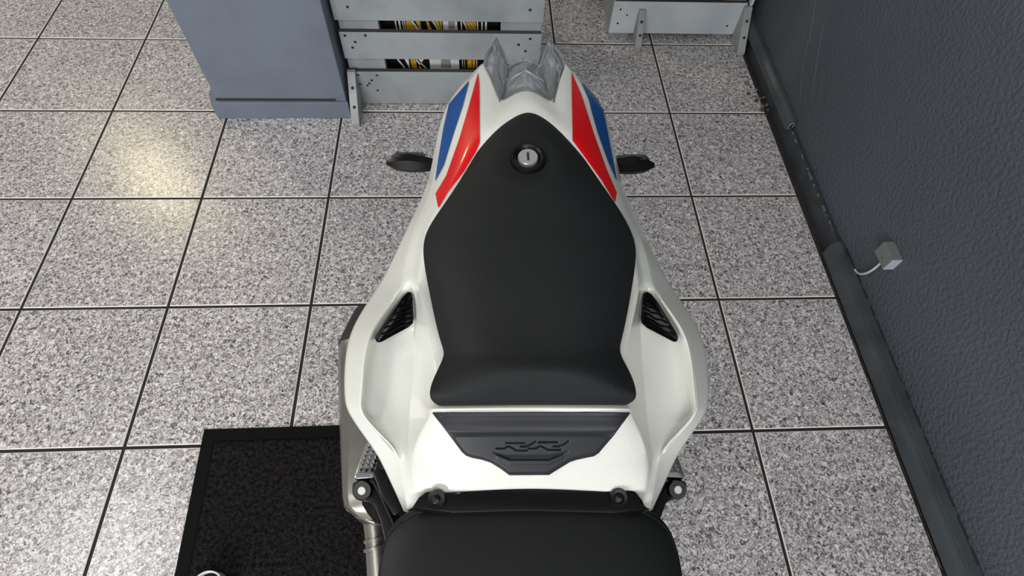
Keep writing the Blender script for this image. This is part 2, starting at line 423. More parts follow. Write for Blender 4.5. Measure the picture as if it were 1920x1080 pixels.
carton(854, 1086, .0225, .195, Lw, 'plain white carton in the lower slat gap', [(945, 1015, 940, 1020, 'greyp')], 'whitep')
carton(1088, 1270, .0225, .195, Lw, 'black carton with yellow and white bars in the lower slat gap',
       [(1108, 1112, 1108, 1112, 'whitep'), (1124, 1130, 1124, 1130, 'yellow'), (1148, 1182, 1148, 1182, 'yellow'), (1188, 1208, 1188, 1208, 'yellow'), (1218, 1224, 1218, 1224, 'whitep')])

# second crate near the wall
c2 = thing('slatted_crate', 'pale grey slatted crate at the back corner beside the slate wall', 'crate', (2.48, .25, 0))
Y2 = .04
for k, (z0, z1) in enumerate(((.022, .158), (.195, .300), (.335, .455), (.5, .61), (.65, .76), (.80, .91), (.95, 1.06), (1.10, 1.21))):
    s = obj('slat', bx((2.222, Y2, z0), (2.748, Y2 + .018, z1), .002), 'slatw', c2)
    obj('dark_edge', bx((2.224, Y2 + .002, z1), (2.746, Y2 + .0178, z1 + .0006)), 'slatedge', s)
nails([(2.25, .125, .0035), (2.25, .066, .0035), (2.28, .102, .003), (2.70, .06, .0035)], Y2 - .0002, c2)
for x0, x1 in ((2.228, 2.31), (2.66, 2.745)):
    obj('post', bx((x0, Y2 + .0185, 0), (x1, Y2 + .055, 1.25), .001), 'slat', c2)
obj('side_panel', bx((2.228, Y2 + .056, 0), (2.244, .5, 1.25)), 'slat', c2)
obj('side_panel', bx((2.729, Y2 + .056, 0), (2.745, .5, 1.25)), 'slat', c2)
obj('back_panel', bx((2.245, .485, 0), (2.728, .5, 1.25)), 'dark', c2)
foot(2.322, Y2, .130, .078, .024, 'foot', c2)
foot(2.736, Y2, .150, .103, .030, 'foot', c2)
obj('upright_batten', bx((2.757, Y2 - .002, .150), (2.769, Y2 + .02, 1.25), .001), 'slatw', c2)
# dark bin foot between the crates
b = thing('floor_bin', 'dark slate round-footed bin at the top edge between the two crates', 'bin', (2.205, .345, 0))
obj('body', lathe([(.040, 0), (.045, .006), (.043, .35), (.0, .35)], (2.205, .345, 0), (0, 0, 1), 32), 'pillar', b, smooth=40)
obj('lid', lathe([(.047, .35), (.047, .36), (.02, .375), (0, .376)], (2.205, .345, 0), (0, 0, 1), 32), 'dark', b, smooth=40)

# ------------------------------------------------------------------ mat and the round disc on it
a = math.radians(-2.0)
mt = thing('entrance_mat', 'black pile door mat with a rubber border under the motorcycle side', 'mat', (1.28, -2.0, 0))
def mp(x, y, z): return (.984 + x - y * .038, -1.558 + y + x * .004, z)
def mloop(i, z): return [mp(i, -i, z), mp(.63 - i, -i, z), mp(.63 - i, -.95 + i, z), mp(i, -.95 + i, z)]
bm = bmesh.new()
rings = [[bm.verts.new(p) for p in mloop(i, z)] for i, z in ((0, 0.0004), (.003, .004), (.030, .005), (.033, .0042), (.033, .0012))]
for A, B in zip(rings, rings[1:]):
    for k in range(4): bm.faces.new((A[k], A[(k + 1) % 4], B[(k + 1) % 4], B[k]))
bm.faces.new(rings[0]); bmesh.ops.recalc_face_normals(bm, faces=bm.faces)
obj('rubber_border', bm, 'rubber', mt)
bm = bmesh.new(); nx, ny = 120, 190
g = [[bm.verts.new(mp(.0335 + (.563) * i / nx, -.0335 - (.883) * j / ny, .0075 + .0012 * random.random() if 0 < i < nx and 0 < j < ny else .0035)) for i in range(nx + 1)] for j in range(ny + 1)]
for j in range(ny):
    for i in range(nx): bm.faces.new((g[j][i], g[j + 1][i], g[j + 1][i + 1], g[j][i + 1]))
obj('pile', bm, 'matpile', mt, smooth=180)
dc = at(386, 1104, .045)
ds = thing('round_pot', 'round dark-topped pot with a pale metal rim on the black mat', 'pot', (dc.x, dc.y, .009))
c = Vector((dc.x, dc.y, .0088))
obj('wall', lathe([(.033, 0), (.0355, .002), (.0355, .037), (.0345, .038), (.0315, .036), (.0315, .018)], c, (0, 0, 1), 56), 'rim', ds, smooth=40)
obj('inner_disc', lathe([(.0313, .018), (.0313, .024), (.025, .026), (.012, .026), (.010, .030), (0, .031)], c, (0, 0, 1), 40), 'black', ds, smooth=40)

# ================================================================== motorcycle
bike = thing('motorcycle', 'white sport motorcycle with red and blue stripes and black seats, seen over its tail', 'motorcycle', (1.74, -1.75, 0))

# ---- tail fairing cage: rows from tail tip to the front, columns centre -> outside
# each entry (px, py, z); columns C K S A B D E F (left side), the right side is the mirror image
ROWS = [
 [(987,166,.972),(962,176,.970),(938,193,.966),(929,170,.963),(921,148,.958),(913,132,.953),(906,118,.948),(900,122,.936)],
 [(988,186,.982),(962,196,.980),(930,220,.975),(914,205,.970),(901,190,.965),(889,175,.959),(875,160,.950),(864,158,.932)],
 [(988,215,.978),(958,228,.978),(914,250,.974),(899,243,.970),(884,234,.965),(866,222,.957),(845,203,.945),(830,201,.925)],
 [(989,300,.960),(950,300,.960),(893,300,.962),(875,299,.962),(859,296,.956),(843,290,.946),(825,280,.928),(814,279,.905)],
 [(990,360,.945),(930,362,.945),(856,362,.950),(840,360,.950),(830,358,.944),(821,355,.935),(812,348,.918),(801,353,.892)],
 [(990,430,.925),(910,430,.925),(816,430,.930),(796,428,.928),(788,426,.916),(783,424,.910),(777,420,.900),(764,423,.872)],
 [(991,500,.91),(900,500,.91),(808,500,.918),(789,500,.916),(778,501,.900),(768,502,.896),(756,503,.892),(730,499,.858)],
 [(992,534,.905),(900,534,.905),(812,535,.912),(783,530,.914),(774,530,.906),(766,529,.902),(755,533,.897),(708,536,.850)],
 [(992,560,.90),(900,560,.90),(816,560,.910),(787,556,.914),(779,556,.886),(757,556,.884),(744,552,.896),(691,561,.848)],
 [(993,605,.90),(900,605,.90),(826,605,.908),(800,605,.910),(776,604,.870),(724,606,.866),(710,598,.889),(664,604,.846)],
 [(994,645,.90),(905,645,.90),(838,645,.905),(811,647,.905),(775,642,.860),(704,646,.858),(690,634,.884),(649,643,.844)],
 [(995,700,.90),(905,700,.90),(834,694,.900),(817,700,.896),(773,700,.853),(688,700,.852),(682,688,.878),(644,692,.842)],
 [(995,750,.908),(905,752,.908),(835,752,.905),(814,752,.898),(770,748,.848),(686,738,.848),(680,733,.872),(644,738,.840)],
 [(995,764,.914),(900,765,.914),(836,766,.913),(812,767,.906),(768,768,.846),(683,764,.846),(676,760,.866),(647,760,.838)],
 [(994,772,.912),(900,773,.912),(830,774,.910),(808,776,.900),(767,785,.845),(691,789,.845),(681,779,.861),(653,776,.836)],
 [(992,815,.895),(900,815,.895),(820,816,.892),(787,815,.882),(765,818,.845),(719,818,.845),(709,809,.856),(677,812,.830)],
 [(991,858,.880),(890,860,.878),(815,860,.872),(770,857,.862),(763,858,.852),(755,860,.848),(749,848,.850),(707,852,.824)],
 [(988,890,.868),(890,894,.865),(812,898,.860),(774,894,.856),(768,893,.850),(760,892,.846),(752,890,.842),(726,893,.818)],
 [(985,914,.858),(890,920,.853),(810,925,.848),(779,922,.846),(773,924,.842),(766,926,.838),(760,926,.834),(742,927,.808)],
 [(985,918,.835),(890,924,.832),(812,932,.828),(783,945,.826),(777,950,.824),(770,955,.820),(764,958,.816),(756,958,.795)],
]
CR = {3: .25, 6: .85, 7: .95}                          # column creases (A, E, F)
def build_fairing():
    bm = bmesh.new(); cl = bm.edges.layers.float.new('crease_edge')
    rows = []
    for r, R_ in enumerate(ROWS):
        P = [at(*q) for q in R_]
        P[0] = mid(P[0])
        # underside: down and inward from the silhouette
        n = (mid(P[7]) - P[7]); n.normalize()
        P.append(P[7] + n * .012 + Vector((0, 0, -.030)))
        P.append(P[7] + n * .045 + Vector((0, 0, -.062 if r > 4 else -.040)))
        left = [bm.verts.new(p) for p in P]
        right = [left[0]] + [bm.verts.new(mir(p)) for p in P[1:]]
        rows.append((left, right))
    for (l0, r0), (l1, r1) in zip(rows, rows[1:]):
        for k in range(len(l0) - 1):
            bm.faces.new((l0[k], l0[k + 1], l1[k + 1], l1[k]))
            bm.faces.new((r0[k + 1], r0[k], r1[k], r1[k + 1]))
    bmesh.ops.recalc_face_normals(bm, faces=bm.faces)
    def crease(vs, w):
        for u, v in zip(vs, vs[1:]):
            e = bm.edges.get((u, v))
            if e: e[cl] = w
    for side in (0, 1):
        for c, w in CR.items(): crease([rw[side][c] for rw in rows], w)
        # vent recess, inner ridge, scoop crease
        crease([rw[side][3] for rw in rows[7:17]], 1)
        crease([rw[side][4] for rw in rows[8:17]], 1)
        crease([rw[side][5] for rw in rows[8:15]], .75)
        crease([rw[side][6] for rw in rows[12:18]], .8)
        for ri, w in ((0, 1), (2, .35), (13, .5), (14, .6), (18, .7), (19, 1)):
            crease(rows[ri][side][0:8 if ri in (0, 18, 19) else 4], w)
        crease(rows[0][side], 1)
    return bake(bm, 3)
fb = build_fairing()
# subdivision pulls the surface in; check height of the top faces
if sum(f.normal.z for f in fb.faces) < 0: bmesh.ops.reverse_faces(fb, faces=fb.faces)
BVH = BVHTree.FromBMesh(fb)
fairing = obj('tail_fairing', fb, 'white', bike, smooth=50)
so = fairing.modifiers.new('thickness', 'SOLIDIFY'); so.thickness = .003; so.offset = -1

def drop(px, py, bvh=None):
    h = (bvh or BVH).ray_cast(CAM, ray(px, py).normalized())
    return (h[0], h[1]) if h[0] is not None else (None, None)
def drape(poly, off, step=6, bvh=None, hfun=None, thick=0.0, wall=None):
    """sheet lying on the body below an outline, cut into a grid so that it follows the surface"""
    bm = bmesh.new(); vs = [bm.verts.new((x, y, 0)) for x, y in poly]; bm.faces.new(vs)
    xs = [p[0] for p in poly]; ys = [p[1] for p in poly]
    for ax, lo, hi in ((0, min(xs), max(xs)), (1, min(ys), max(ys))):
        c = lo + step
        while c < hi:
            no = (1, 0, 0) if ax == 0 else (0, 1, 0); co = (c, 0, 0) if ax == 0 else (0, c, 0)
            bmesh.ops.bisect_plane(bm, geom=bm.verts[:] + bm.edges[:] + bm.faces[:], plane_co=co, plane_no=no, dist=1e-5)
            c += step
    bad = []
    for v in bm.verts:
        px, py = v.co.x, v.co.y
        p, n = drop(px, py, bvh)
        if p is None: bad.append(v); continue
        if n.dot(ray(px, py)) > 0: n = -n
        k = off + (hfun(px, py) if hfun else 0)
        v.co = p + n * k
    if bad: bmesh.ops.delete(bm, geom=bad, context='VERTS')
    bmesh.ops.recalc_face_normals(bm, faces=bm.faces)
    if sum(f.normal.z for f in bm.faces) < 0: bmesh.ops.reverse_faces(bm, faces=bm.faces)
    if thick:
        r = bmesh.ops.solidify(bm, geom=bm.faces[:], thickness=thick)
    return bm

# ---- stripes
redL = [(897,137),(899,160),(900,268),(893,285),(870,322),(840,362),(823,391),(818,364),(838,330),(862,262),(880,200)]
blueL = [(880,153),(868,200),(850,255),(833,310),(817,341),(823,300),(833,240),(843,196)]
redR = [(1071,136),(1090,180),(1112,250),(1136,318),(1155,362),(1152,380),(1128,340),(1092,290),(1073,264)]
blueR = [(1089,154),(1112,178),(1128,198),(1138,248),(1156,341),(1138,300),(1120,250),(1108,208),(1104,190)]
for nm, pl, mm, lb in (('red_stripe', redL, 'red', 'red stripe'), ('red_stripe', redR, 'red', 'red stripe'),
                       ('blue_stripe', blueL, 'blue', 'blue stripe'), ('blue_stripe', blueR, 'blue', 'blue stripe')):
    o = obj(nm, drape(pl, .0013, 3), mm, fairing, smooth=180); o['label'] = lb

# ---- vents in the scoops
def off_poly(poly, f):
    cx = sum(p[0] for p in poly) / len(poly); cy = sum(p[1] for p in poly) / len(poly)
    return [(cx + (x - cx) * f, cy + (y - cy) * f) for x, y in poly]
ventL = [(764,548),(770,547),(773,553),(776,598),(774,607),(766,614),(714,642),(707,642),(704,636),(708,627),(756,556)]
ventR = [(1208,549),(1214,547),(1221,551),(1232,565),(1268,624),(1272,635),(1269,641),(1262,641),(1213,615),(1203,606),(1201,596),(1205,553)]
def on_plane(px, py, o, n):
    d = ray(px, py); return CAM + d * ((o - CAM).dot(n) / d.dot(n))
for pl, sg in ((ventL, 1), (ventR, -1)):
    tri = [at(766, 550, .899), at(706, 638, .880), at(775, 606, .880)]
    if sg < 0: tri = [mir(p) for p in tri]
    n = (tri[1] - tri[0]).cross(tri[2] - tri[0]).normalized()
    if n.z < 0: n = -n
    v = obj('air_vent', prism([on_plane(x, y, tri[0], n) for x, y in pl], -n * .012, .001), 'gloss', fairing, smooth=40)
    v['label'] = 'gloss black air vent grille'
    for k in range(6):
        t = .16 + k * .15
        if sg == 1: a_ = (755 - 46 * t, 559 + 76 * t); b_ = (773, 552 + 56 * t)
        else: a_ = (1224 + 43 * t, 559 + 76 * t); b_ = (1206, 552 + 56 * t)
        pts = []
        for q in range(11):
            u = q / 10; x = a_[0] + (b_[0] - a_[0]) * u; y = a_[1] + (b_[1] - a_[1]) * u + 1.8 * math.sin(u * 10 + k)
            pts.append(on_plane(x, y, tri[0], n) + n * .0006)
        obj('grille_rib', tube(pts, .0012, 6), 'gloss', fairing, smooth=60)

# ---- pad with the RR relief
padP = [(812,773),(900,772.5),(1090,772),(1180,773),(1168,790),(1150,815),(1132,836),(1122,848),(1113,854),(1098,857),(1080,861),(1068,865),(1050,876),(1029,889),(955,889.5),
        (938,877),(920,866),(905,861),(885,857),(874,853),(866,846),(850,824),(832,800)]
def zx(x): return 880 + x / 9.0
def zy(y): return 780 + y / 9.0
STROKES = [[(620,425),(930,425)],
           [(870,490),(950,490),(1040,455),(1080,430),(1120,400)],
           [(455,520),(590,520),(650,490),(690,492),(790,552),(980,552)],
           [(1165,420),(1485,415)],
           [(1420,488),(1500,485),(1580,460),(1630,430),(1668,393)],
           [(1000,520),(1140,515),(1185,485),(1220,487),(1330,546),(1540,546)]]
STROKES = [[(zx(x), zy(y)) for x, y in s] for s in STROKES]
def dseg(px, py, a, b):
    vx, vy = b[0] - a[0], b[1] - a[1]; t = max(0, min(1, ((px - a[0]) * vx + (py - a[1]) * vy) / (vx * vx + vy * vy)))
    return math.hypot(px - a[0] - vx * t, py - a[1] - vy * t)
def sst(t):
    t = max(0, min(1, t)); return t * t * (3 - 2 * t)
def padh(px, py):
    ed = min(dseg(px, py, a, b) for a, b in zip(padP, padP[1:] + padP[:1]))
    w = min(1, ed / 9.0); w = w * w * (3 - 2 * w); h = .0012
    h += w * (.001 + .0052 * sst((py - 775) / 27) - .0040 * sst((py - 801) / 17))
    if 925 < px < 1075 and 815 < py < 875:
        d = min(dseg(px, py, a, b) for s in STROKES for a, b in zip(s, s[1:]))
        if d < 1.7: h -= .0024 * (1 - (d / 1.7) ** 2)
        # chin shaped hollow under the letters: between two V-like lines
        xx = abs(px - 992.5)
        top = 848.5 - max(0, xx - 40) * .22
        bot = 860 if xx < 36 else 860 - (xx - 36) * .42
        if xx < 72 and py > top and py < bot:
            h -= .0022 * min(1, (py - top) / 8.0)
        bot2 = bot + 7
        if xx < 62 and bot <= py < bot2: h += .0005
    return h
pad = obj('seat_pad', drape(padP, .0006, 1.3, hfun=padh), 'pad', fairing, smooth=60); pad['label'] = 'charcoal rubber bump pad with embossed RR letters'
so = pad.modifiers.new('thickness', 'SOLIDIFY'); so.thickness = .0025; so.offset = -1

# ---- pillion seat
LEFT = [(972,209),(948,218),(925,236),(906,262),(886,297),(862,336),(838,372),(815,404),(800,428),(793,448),(791,470),(795,505),(803,545),(812,590),(822,632),(829,652),(831,662),(828,674),(818,694),(808,716),(803,735),(806,750),(818,758)]
RIGHT = [(1010,209),(1036,219),(1058,240),(1078,268),(1102,304),(1126,339),(1150,372),(1170,402),(1185,430),(1194,456),(1195,480),(1191,515),(1183,562),(1174,610),(1166,642),(1164,654),(1167,667),(1174,680),(1184,698),(1192,718),(1196,738),(1193,750),(1180,757)]
ZC = [.978,.984,.988,.989,.987,.983,.979,.975,.972,.970,.968,.965,.961,.956,.953,.952,.951,.951,.951,.951,.950,.949,.948]
def seat_mesh():
    bm = bmesh.new(); ss = [-1, -.97, -.90, -.78, -.55, -.28, 0, .28, .55, .78, .90, .97, 1]
    rows = []
    for k, (l, r, z) in enumerate(zip(LEFT, RIGHT, ZC)):
        row = []
        drop_ = .018 if k < 8 else .024
        if k > 19: drop_ = .012
        for s in ss:
            t = (s + 1) / 2; e = abs(s)
            zz = z - drop_ * (e ** 4) - .006 * e * e
            if k > 9: zz -= .004 * math.exp(-((e - 0) / .5) ** 2) * math.exp(-((k - 14) / 3.5) ** 2)
            py = l[1] + (r[1] - l[1]) * t
            if k > 15: zz -= .00046 * max(0, py - (696 + 34 * e * e))
            if k == 0: py += -3 * (1 - e)
            row.append(bm.verts.new(at(l[0] + (r[0] - l[0]) * t, py, zz)))
        rows.append(row)
    for a_, b_ in zip(rows, rows[1:]):
        for k in range(len(ss) - 1): bm.faces.new((a_[k], b_[k], b_[k + 1], a_[k + 1]))
    # skirt
    loop = [r[0] for r in rows] + rows[-1][1:-1] + [r[-1] for r in rows[::-1]] + rows[0][1:-1][::-1]
    c = Vector((1.74, -1.70, .93))
    prev = loop
    for dz, ins in ((-.010, .002), (-.045, .012)):
        cur = []
        for v in loop:
            d = (c - v.co); d.z = 0; d.normalize(); cur.append(bm.verts.new(v.co + d * ins + Vector((0, 0, dz))))
        n = len(loop)
        for k in range(n): bm.faces.new((prev[k], cur[k], cur[(k + 1) % n], prev[(k + 1) % n]))
        prev = cur
    bm.faces.new(prev)
    bmesh.ops.recalc_face_normals(bm, faces=bm.faces)
    return bake(bm, 2)
sb = seat_mesh(); SB = BVHTree.FromBMesh(sb)
# round dish pressed in at the lock
lp, ln = drop(990, 294, SB)
if ln.z < 0: ln = -ln
ln = (ln + Vector((0, -.0, .2))).normalized()
for v in sb.verts:
    d = (v.co - lp); r = (d - ln * d.dot(ln)).length
    if r < .036 and abs(d.dot(ln)) < .02:
        v.co -= ln * (.0045 * max(0, 1 - (r / .036) ** 2))
seat = obj('pillion_seat', sb, 'seat', bike, smooth=50); seat['label'] = 'black leather pillion seat'
c = lp - ln * .0035
obj('lock_ring', lathe([(.0205, -.003), (.0205, .0005), (.0195, .0035), (.0165, .0045), (.0140, .0025), (.0125, .0005), (.0125, -.002)], c, ln, 48), 'black', seat, smooth=50)
lk = obj('seat_lock', lathe([(.0114, -.003), (.0114, .003), (.0106, .0042), (.0, .0042)], c, ln, 40), 'lockm', seat, smooth=40); lk['label'] = 'silver key lock in the seat'
fwd = Vector((0, 1, 0)); fwd = (fwd - ln * fwd.dot(ln)).normalized(); sd = ln.cross(fwd)
bm = bmesh.new(); q = c + ln * .0040
poly = [q + sd * a1 * .0013 + fwd * b1 * .0055 for a1, b1 in ((-1, -1), (1, -1), (1, 1), (-1, 1))]
obj('key_slot', prism(poly, ln * .0006), 'hole', lk)

# ---- clear tail light lens with two fins
lens_root = bpy.data.objects.new('tail_light', None); link(lens_root, bike); lens_root['label'] = 'clear glassy tail light lens with two pointed fins'
def solid_tris(tops, faces, down, nm, m, parent):
    """closed shell: given top vertices and faces, plus a copy pushed down"""
    bm = bmesh.new(); a_ = [bm.verts.new(p) for p in tops]; b_ = [bm.verts.new(Vector(p) + Vector(down)) for p in tops]
    fs = [bm.faces.new([a_[k] for k in f]) for f in faces]
    for f in faces: bm.faces.new([b_[k] for k in f][::-1])
    cnt = {}
    for f in faces:
        for u, v in zip(f, f[1:] + f[:1]): cnt[(u, v)] = 1
    for (u, v) in list(cnt):
        if (v, u) not in cnt: bm.faces.new((a_[u], b_[u], b_[v], a_[v]))
    bmesh.ops.recalc_face_normals(bm, faces=bm.faces)
    bmesh.ops.bevel(bm, geom=bm.edges[:], offset=.0012, segments=2, affect='EDGES', profile=.6)
    return obj(nm, bm, m, parent, smooth=25)
finL = [at(932,71,.935), at(911,102,.938), at(907,128,.942), at(937,192,.968), at(944,172,.966), at(953,122,.948), at(944,98,.944), at(927,122,.960)]
fin_faces = [[0, 1, 7], [1, 2, 7], [2, 3, 7], [3, 4, 7], [4, 5, 7], [5, 6, 7], [6, 0, 7]]
finR = [mir(p) for p in finL]
for F_, fc in ((finL, fin_faces), (finR, [f[::-1] for f in fin_faces])):
    f = solid_tris(F_, fc, (0, .004, -.022), 'lens_fin', 'lens', lens_root)
    obj('fin_edge_glint', tube([F_[2], F_[1], F_[0], F_[6], F_[5]], .0016, 6), 'chrome', f, smooth=60)  # bright highlights of the lens edges, put in as chrome beads
    obj('fin_ridge_glint', tube([F_[0], F_[7], F_[3]], .0009, 6), 'chrome', f, smooth=60)
    obj('reflector', prism([F_[k] + (F_[7] - F_[k]) * .18 + Vector((0, .004, -.020)) for k in (0, 2, 3, 5)], (0, .001, -.012)), 'lensin', lens_root)
ce = [at(953,121,.940), mid(at(987,107,.944)), None, at(950,152,.956), mid(at(986,131,.962)), None, at(939,191,.964), at(962,176,.970), mid(at(987,166,.972)), None, None]
ce[2] = mir(ce[0]); ce[5] = mir(ce[3]); ce[9] = mir(ce[7]); ce[10] = mir(ce[6])
cf = [[0, 3, 4, 1], [1, 4, 5, 2], [3, 6, 7, 4], [4, 7, 8], [4, 8, 9], [4, 9, 10, 5]]
lc = solid_tris(ce, cf, (0, .003, -.022), 'lens_centre', 'lens', lens_root)
obj('lens_ridge_glint', tube([ce[3], ce[4], ce[5]], .0009, 6), 'chrome', lc, smooth=60)  # ridge highlight put in as a chrome line
obj('reflector', prism([p + Vector((0, .002, -.026)) for p in (ce[0], ce[1], ce[2], ce[10], ce[8], ce[6])], (0, .0, -.012)), 'lensin', lens_root)

# ---- black undertail, licence bracket, indicators
def bp(s, y, z):                                   # point beside the bike's middle plane
    p = mid(Vector((1.74, y, z))); return p + BN * s
def loft(secs, nm, m, parent, smooth=40, lv=0):
    bm = bmesh.new(); rr_ = [[bm.verts.new(p) for p in s] for s in secs]; n = len(secs[0])
    for A, B in zip(rr_, rr_[1:]):
        for k in range(n): bm.faces.new((A[k], A[(k + 1) % n], B[(k + 1) % n], B[k]))
    bm.faces.new(rr_[0][::-1]); bm.faces.new(rr_[-1]); bmesh.ops.recalc_face_normals(bm, faces=bm.faces)
    if lv: bm = bake(bm, lv)
    return obj(nm, bm, m, parent, smooth=smooth)
def rect(y, hw, z0, z1): return [bp(-hw, y, z1), bp(hw, y, z1), bp(hw * .8, y, z0), bp(-hw * .8, y, z0)]
loft([rect(-1.44, .035, .885, .925), rect(-1.52, .055, .84, .915), rect(-1.66, .075, .78, .865), rect(-1.85, .095, .70, .80)], 'undertail', 'black', bike)
loft([rect(-1.405, .012, .60, .70), rect(-1.42, .030, .70, .80), rect(-1.46, .035, .80, .88)], 'licence_bracket', 'black', bike)
for sg in (-1, 1):
    ind = bpy.data.objects.new('turn_indicator', None); link(ind, bike); ind['label'] = 'black turn indicator with a smoked lens'
    y0 = -1.412; z0 = .80
    def ip(s, dy, dz): return bp(sg * s, y0 + dy, z0 + dz)
    obj('stalk', tube([ip(.025, 0, 0), ip(.10, 0, 0), ip(.128, 0, 0), ip(.150, 0, 0)], [.009, .009, .0075, .010], 12), 'black', ind, smooth=50)
    secs = []
    for s, hy, hz, cy in ((.135, .008, .008, -.001), (.150, .012, .010, 0), (.172, .0135, .012, .002), (.192, .011, .010, .002), (.207, .003, .003, .001)):
        secs.append([ip(s, cy - hy, -hz * .2), ip(s, cy - hy * .6, hz), ip(s, cy + hy * .5, hz), ip(s, cy + hy, hz * .2), ip(s, cy + hy * .7, -hz), ip(s, cy - hy * .7, -hz)])
    loft(secs, 'housing', 'black', ind, 25)
    secs = []
    for s, h in ((.148, .006), (.160, .010), (.192, .010), (.200, .003)):
        secs.append([ip(s, .003, h + .001), ip(s, .003 + .012, h - .001), ip(s, .003 + .012, -.004), ip(s, .003, -.004)])
    loft(secs, 'lens', 'indl', ind, 25)

# ---- rider seat
LO = [(985,940),(900,941),(850,944),(800,950),(765,962),(742,980),(725,1002),(715,1028),(709,1055),(706,1085),(705,1140),(708,1220),(722,1330),(745,1450)]
def rider():
    bm = bmesh.new(); cols = []
    for k, (x, y) in enumerate(LO):
        z = .842 if k < 9 else .836 - (k - 9) * .004
        e = at(x, y, z - .012)
        m_ = at(992 - (992 - x) * .0, y if k > 5 else 938 + (y - 938) * .12, z)
        cols.append(e)
    # grid in the real plane: rows along y
    n = 14; rows = []
    yr = cols[0].y
    # outline as half width by distance from the rear edge
    out = [(abs((p - BO).dot(BN)), p.y) for p in cols]
    def hw(y):
        for (w0, y0), (w1, y1) in zip(out, out[1:]):
            if y1 <= y <= y0: return w0 + (w1 - w0) * (y0 - y) / max(1e-6, y0 - y1)
        return out[-1][0]
    ys = [yr - d for d in (.0005, .002, .005, .010, .018, .03, .045, .065, .09, .12, .16, .20)]
    ss = [0, .3, .55, .75, .88, .95, .985, 1]
    for i, y in enumerate(ys):
        w = hw(y); d = yr - y
        L_ = []
        for s in ss:
            z = .842 - .010 * d / .1 * .5
            z -= .010 * s ** 6 + .004 * s * s
            z -= .010 * max(0, 1 - d / .014) ** 2
            L_.append((w * s, z))
        row = [bm.verts.new(bp(-s, y, z)) for s, z in L_[::-1]] + [bm.verts.new(bp(s, y, z)) for s, z in L_[1:]]
        rows.append(row)
    for a_, b_ in zip(rows, rows[1:]):
        for k in range(len(rows[0]) - 1): bm.faces.new((a_[k], b_[k], b_[k + 1], a_[k + 1]))
    loop = [r[0] for r in rows] + rows[-1][1:-1] + [r[-1] for r in rows[::-1]] + rows[0][1:-1][::-1]
    prev = loop; N_ = len(loop); c = Vector((1.735, -2.03, .8))
    for dz, ins in ((-.008, -.0015), (-.022, 0), (-.055, .012)):
        cur = []
        for v in loop:
            d = c - v.co; d.z = 0; d.normalize(); cur.append(bm.verts.new(v.co + d * ins + Vector((0, 0, dz))))
        for k in range(N_): bm.faces.new((prev[k], cur[k], cur[(k + 1) % N_], prev[(k + 1) % N_]))
        prev = cur
    bm.faces.new(prev); bmesh.ops.recalc_face_normals(bm, faces=bm.faces)
    edge = [(r[0].co.copy(), r[-1].co.copy()) for r in rows]
    return bake(bm, 2), edge, rows
rb, edge, _ = rider()
RB = BVHTree.FromBMesh(rb)
rs = obj('rider_seat', rb, 'rseat', bike, smooth=60); rs['label'] = 'black leather rider seat, rounded at its rear'
# stitched seam along the rear edge
def seam(pl):
    pts = []
    for (x, y) in pl:
        p, n = drop(x, y, RB)
        if p is not None: pts.append(p + Vector((0, 0, .0003)))
    return pts
for pl in ([(716,1040),(722,1016),(735,994),(752,978),(776,965),(806,957)], [(1266,1036),(1260,1010),(1248,990),(1230,974),(1206,962),(1176,955)]):
    pts = seam(pl)
    if len(pts) > 2: obj('seam_piping', tube(pts, .0011, 6), 'rseat', rs, smooth=60)

# ---- black bracket between fairing and rider seat
brp = [(772,952),(785,932),(800,922),(822,920),(838,928),(850,926),(920,920),(985,917),(1050,917),(1120,921),(1136,923),(1148,916),(1172,915),(1192,922),(1205,938),(1212,956),(1150,962),(985,958),(850,962)]
bk = obj('seat_bracket', prism([at(x, y, .853) for x, y in brp], (0, 0, -.02), .002), 'black', bike, smooth=40)
for (x, y) in ((818, 937), (1161, 934)):
    p = at(x, y, .856)
    obj('boss', lathe([(.0095, -.008), (.0095, -.001), (.0085, .0005), (.0055, 0), (.0055, -.002)], p, (0, -.25, 1), 28), 'black', bk, smooth=40)
    obj('screw', lathe([(.0040, -.004), (.0040, .001), (.003, .0018), (0, .0018)], p, (0, -.25, 1), 16), 'mblack', bk, smooth=40)

